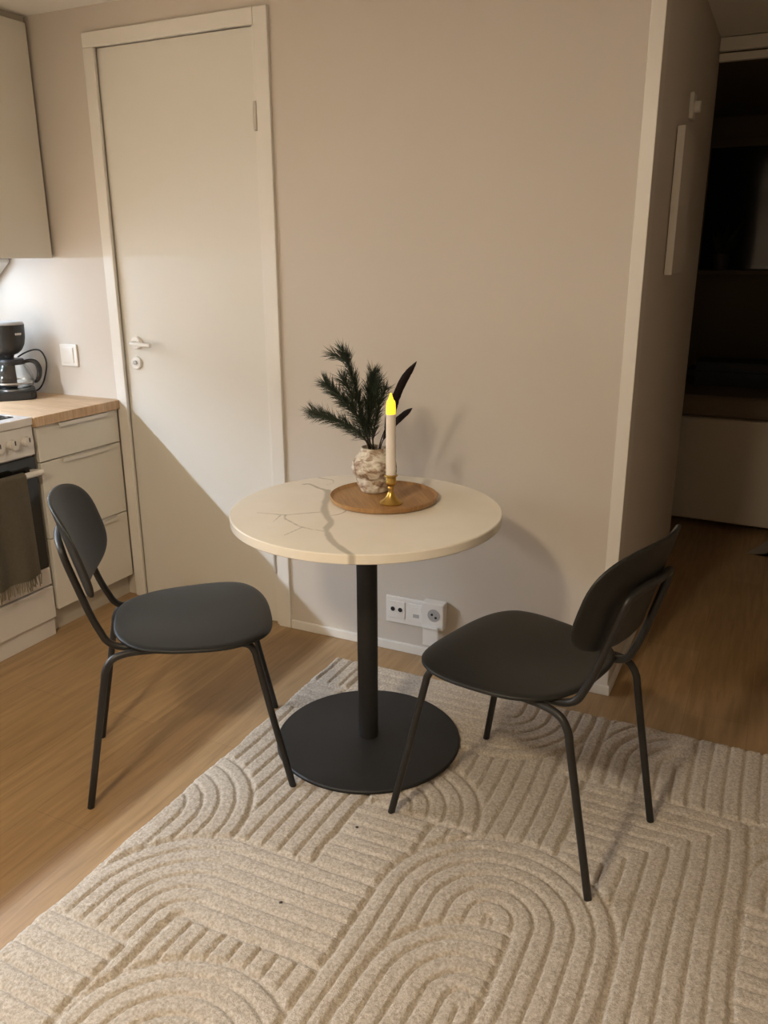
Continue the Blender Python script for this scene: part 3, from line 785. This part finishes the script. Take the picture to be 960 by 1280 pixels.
# ------------------------------------------------------------------ chairs
def chair(label, loc, rz, near_foot=0.0):
    t = thing('dining_chair', label, 'chair', loc, rz, 'black dining chairs at the table')
    # seat
    bm = bmesh.new(); cx, a, b, n = .033, .215, .228, 2.75
    def outline(s, ang):
        c, q = math.cos(ang), math.sin(ang)
        x = cx + s * a * math.copysign(abs(c) ** (2 / n), c); y = s * b * math.copysign(abs(q) ** (2 / n), q)
        return x, y * (1 + .10 * (x - cx) / a)
    def ztop(x, y):
        z = .4655
        z -= .011 * math.exp(-(((x + .03) / .12) ** 2 + (y / .15) ** 2))            # dished middle
        if x > .16: z -= .016 * ((x - .16) / .085) ** 2                            # waterfall front
        if x < -.10: z += .006 * ((-.10 - x) / .08) ** 2
        z -= .004 * (abs(y) / .22) ** 4
        return z
    SEG, RR = 72, [.0, .15, .3, .45, .6, .72, .83, .91, .965, .992, 1.0]
    top, bot = [], []
    for s in RR:
        if s == 0:
            top.append([bm.verts.new((cx, 0, ztop(cx, 0)))]); bot.append([bm.verts.new((cx, 0, ztop(cx, 0) - .013))]); continue
        rt, rb = [], []
        for k in range(SEG):
            x, y = outline(s, 2 * PI * k / SEG); z = ztop(x, y); e = .0035 * max(0, (s - .965) / .035) ** 2
            rt.append(bm.verts.new((x, y, z - e))); rb.append(bm.verts.new((x, y, z - .013 + e)))
        top.append(rt); bot.append(rb)
    for L, flip in ((top, False), (bot, True)):
        for p, q in zip(L, L[1:]):
            for k in range(SEG):
                k2 = (k + 1) % SEG
                f = (p[0], q[k], q[k2]) if len(p) == 1 else (p[k], q[k], q[k2], p[k2])
                bm.faces.new(f[::-1] if flip else f)
    for k in range(SEG):
        k2 = (k + 1) % SEG; bm.faces.new((top[-1][k], bot[-1][k], bot[-1][k2], top[-1][k2]))
    obj('seat', bm, BLKWOOD, t, 1.2)
    # backrest: leaning, curved round the sitter
    bm = bmesh.new(); rows = {}
    SEG = 64; F, K = [], []
    def bpt(s, ang, off):
        c, q = math.cos(ang), math.sin(ang); nn = 3.1
        y = s * .212 * math.copysign(abs(c) ** (2 / nn), c); z = s * .128 * math.copysign(abs(q) ** (2 / nn), q)
        y *= 1 - .03 * z / .128
        return (-.271 - .265 * z + 1.2 * y * y + off, y, .71 + z)
    for s in RR:
        e = .003 * max(0, (s - .965) / .035) ** 2
        if s == 0: F.append([bm.verts.new(bpt(0, 0, .0055))]); K.append([bm.verts.new(bpt(0, 0, -.0055))]); continue
        F.append([bm.verts.new(bpt(s, 2 * PI * k / SEG, .0055 - e)) for k in range(SEG)])
        K.append([bm.verts.new(bpt(s, 2 * PI * k / SEG, -.0055 + e)) for k in range(SEG)])
    for L, flip in ((F, False), (K, True)):
        for p, q in zip(L, L[1:]):
            for k in range(SEG):
                k2 = (k + 1) % SEG
                f = (p[0], q[k], q[k2]) if len(p) == 1 else (p[k], q[k], q[k2], p[k2])
                bm.faces.new(f[::-1] if flip else f)
    for k in range(SEG):
        k2 = (k + 1) % SEG; bm.faces.new((F[-1][k], K[-1][k], K[-1][k2], F[-1][k2]))
    obj('backrest', bm, BLKWOOD, t, 1.2)
    r = .0095
    for s in (-1, 1):
        bm = bmesh.new()
        tube(bm, [(-.274, .176 * s, 0), (-.234, .177 * s, .21), (-.205, .178 * s, .362), (-.197, .177 * s, .402), (-.178, .174 * s, .430), (-.148, .169 * s, .4395), (-.11, .164 * s, .4405)], r, 14, True, 8)
        obj('leg', bm, BLKMET, t, 1.0)
        bm = bmesh.new()
        tube(bm, [(.268, .2275 * s, near_foot if s < 0 else 0), (.226, .206 * s, .21), (.192, .189 * s, .385), (.184, .185 * s, .418), (.168, .180 * s, .436), (.135, .174 * s, .4405), (.10, .170 * s, .4405)], r, 14, True, 8)
        obj('leg', bm, BLKMET, t, 1.0)
        bm = bmesh.new(); tube(bm, [(-.112, .164 * s, .4405), (.102, .170 * s, .4405)], r * .99, 14, False); obj('side_rail', bm, BLKMET, t, 1.0)
    bm = bmesh.new()
    half = [(.02, .140, .4435), (-.10, .139, .4435), (-.155, .136, .446), (-.188, .133, .462), (-.206, .130, .495), (-.226, .127, .545), (-.255, .124, .640), (-.270, .120, .690), (-.278, .110, .719), (-.287, .080, .733), (-.294, .04, .738)]
    pts = half + [(-.2965, 0, .7385)] + [(x, -y, z) for x, y, z in half[::-1]]
    tube(bm, pts, r, 14, True, 6); obj('back_frame', bm, BLKMET, t, 1.0)
    bm = bmesh.new(); tube(bm, [(-.06, -.165, .4405), (-.06, .165, .4405)], .007, 12, False); tube(bm, [(.12, -.172, .4405), (.12, .172, .4405)], .007, 12, False)
    obj('cross_bar', bm, BLKMET, t, 1.0)
    return t
chair('black moulded chair left of the table, seen from the side near the cooker', (.041, -.897, 0), math.radians(39), .0125)
chair('black moulded chair right of the table, fully on the rug, seen from behind', (1.004, -.7375, .0125), math.radians(165.6))

# ------------------------------------------------------------------ dark bedroom beyond the hall
bd = thing('bed', 'pale upholstered bed base in the dark bedroom beyond the hall', 'bed', (1.2, 2.6, 0), math.radians(-3))
obj('base', B(-.85, .85, -.53, .70, .035, .60, bev=.012), FABRIC, bd)
obj('mattress', B(-.84, .84, -.515, .69, .60, .715, bev=.03, seg=3), BEDDING, bd)
for sx in (-.75, .75):
    for sy in (-.45, .6):
        bm = bmesh.new(); tube(bm, [(sx, sy, 0), (sx, sy, .04)], .025, 16, False); obj('leg', bm, BLKMET, bd)
bm = bmesh.new(); bmesh.ops.create_cube(bm, size=1)
for v in bm.verts: v.co = Vector((v.co.x * .6, v.co.y * .36, v.co.z * .13))
bmesh.ops.bevel(bm, geom=list(bm.edges), offset=.05, segments=4, affect='EDGES')
cu = obj('cushion', bm, PILLOW, None, 1.0); cu.location = (1.28, 2.62, .782); tag(cu, 'dark cushion lying on the bed in the unlit bedroom', 'cushion')
wn = bmesh.new()
box(wn, .86, .905, 3.365, 3.4, 1.34, 2.12, .003); box(wn, 2.0, 2.05, 3.365, 3.4, 1.34, 2.12, .003); box(wn, .86, 2.05, 3.365, 3.4, 2.07, 2.12, .003)
w1 = struct(obj('window_1', wn, BEDWALL_DIM))
obj('pane', B(.905, 2.0, 3.385, 3.395, 1.345, 2.07), NIGHT, w1)
obj('window_sill', B(.84, 2.07, 3.24, 3.4, 1.312, 1.338, bev=.004), BEDWALL_DIM, w1)
pl = thing('potted_plant', 'dark small plant with pointed leaves on the bedroom window sill', 'plant', (1.04, 3.30, 1.338))
bm = bmesh.new(); lathe(bm, [(0, 0), (.04, 0), (.055, .10), (.05, .10), (.048, .085), (0, .085)], 28); obj('pot', bm, POT, pl, .7)
bm = bmesh.new()
for i, (dx, dy, hh) in enumerate(((.11, .0, .22), (.08, .02, .16), (-.07, .0, .15), (-.04, -.03, .19), (.02, .02, .2), (.12, -.02, .13))):
    T = Vector((dx, dy, hh)); s = Vector((T.z, 0, -T.x)).normalized() * .022; q = []
    for j in range(7):
        f = j / 6; w = math.sin(PI * min(1, f * .9 + .1)) * (1 - f * .2); c = Vector((0, 0, .08)) + T * f
        q.append((bm.verts.new(c - s * w), bm.verts.new(c + Vector((0, .006, 0))), bm.verts.new(c + s * w)))
    for p, r_ in zip(q, q[1:]): bm.faces.new((p[0], p[1], r_[1], r_[0])); bm.faces.new((p[1], p[2], r_[2], r_[1]))
bmesh.ops.solidify(bm, geom=list(bm.faces), thickness=.0015)
obj('leaves', bm, LEAF, pl, 1.0)
bm = bmesh.new(); rows = []
for i in range(9):
    for_y = 1.70 + .21 * i / 8
    rows.append([bm.verts.new((1.43 + .20 * j / 6 + .10 * i / 8, for_y - .02 * j / 6, .003 + .02 * max(0, (2 - j) / 2) ** 2 * (i / 8))) for j in range(7)])
for a, b in zip(rows, rows[1:]):
    for j in range(6): bm.faces.new((a[j], a[j + 1], b[j + 1], b[j]))
bmesh.ops.solidify(bm, geom=list(bm.faces), thickness=.0012)
tag(obj('paper_sheet', bm, PAPER, None, 1.0, loc=(1.55, 1.8, .002)), 'pale loose sheet lying on the dark hall floor', 'sheet')

# ------------------------------------------------------------------ lights
def area(name, loc, sx, sy, power, col, rot=(0, 0, 0), shape='RECTANGLE', spread=PI):
    d = bpy.data.lights.new(name, 'AREA'); d.shape = shape; d.size = sx
    if shape in ('RECTANGLE', 'ELLIPSE'): d.size_y = sy
    d.energy = power; d.color = col; d.spread = spread
    o = bpy.data.objects.new(name, d); C.objects.link(o); o.location = loc; o.rotation_euler = rot
    return o
area('strip_lamp', (-1.585, -1.78, 1.4125), .022, 1.45, 82.0, (.87, 1.0, 1.17), spread=math.radians(155))
area('corner_strip_lamp', (-1.572, -.44, 1.4160), .005, .54, 1.8, (.80, 1.0, 1.27), rot=(0, -PI / 2, 0))
area('corner_strip_lamp_down', (-1.585, -.44, 1.4125), .022, .54, 3.2, (.80, 1.0, 1.27))
area('ceiling_lamp', (.60, -2.9, 2.26), .22, .22, 40.5, (1.0, .83, .60), shape='DISK')
pd = bpy.data.lights.new('ceiling_lamp_fill', 'POINT'); pd.energy = 12; pd.color = (1.0, .83, .60); pd.shadow_soft_size = .10  # weak fill added at the ceiling lamp, lifts ceiling and upper walls
po = bpy.data.objects.new('ceiling_lamp_fill', pd); C.objects.link(po); po.location = (.60, -2.9, 2.16)

w = bpy.data.worlds.new('world'); bpy.context.scene.world = w; w.use_nodes = True
w.node_tree.nodes['Background'].inputs[0].default_value = (.9, .75, .55, 1)
w.node_tree.nodes['Background'].inputs[1].default_value = .0

# ------------------------------------------------------------------ camera
cam = bpy.data.cameras.new('camera'); co = bpy.data.objects.new('camera', cam); C.objects.link(co)
yaw, pitch, roll = .4488, -.3001, -.0031
f = Vector((-math.sin(yaw) * math.cos(pitch), math.cos(yaw) * math.cos(pitch), math.sin(pitch)))
r = Vector((math.cos(yaw), math.sin(yaw), 0)); u = r.cross(f)
r2 = r * math.cos(roll) + u * math.sin(roll); u2 = -r * math.sin(roll) + u * math.cos(roll)
M = Matrix((r2, u2, -f)).transposed().to_4x4(); M.translation = Vector((1.4721, -2.5579, 1.4166))
co.matrix_world = M
cam.sensor_fit = 'VERTICAL'; cam.sensor_height = 24; cam.sensor_width = 18
cam.lens = 1025.046 / 1280 * 24; cam.clip_start = .02
sc = bpy.context.scene; sc.camera = co
sc.view_settings.view_transform = 'Standard'; sc.view_settings.look = 'None'
sc.view_settings.exposure = 0; sc.view_settings.gamma = 1; sc.view_settings.use_curve_mapping = False
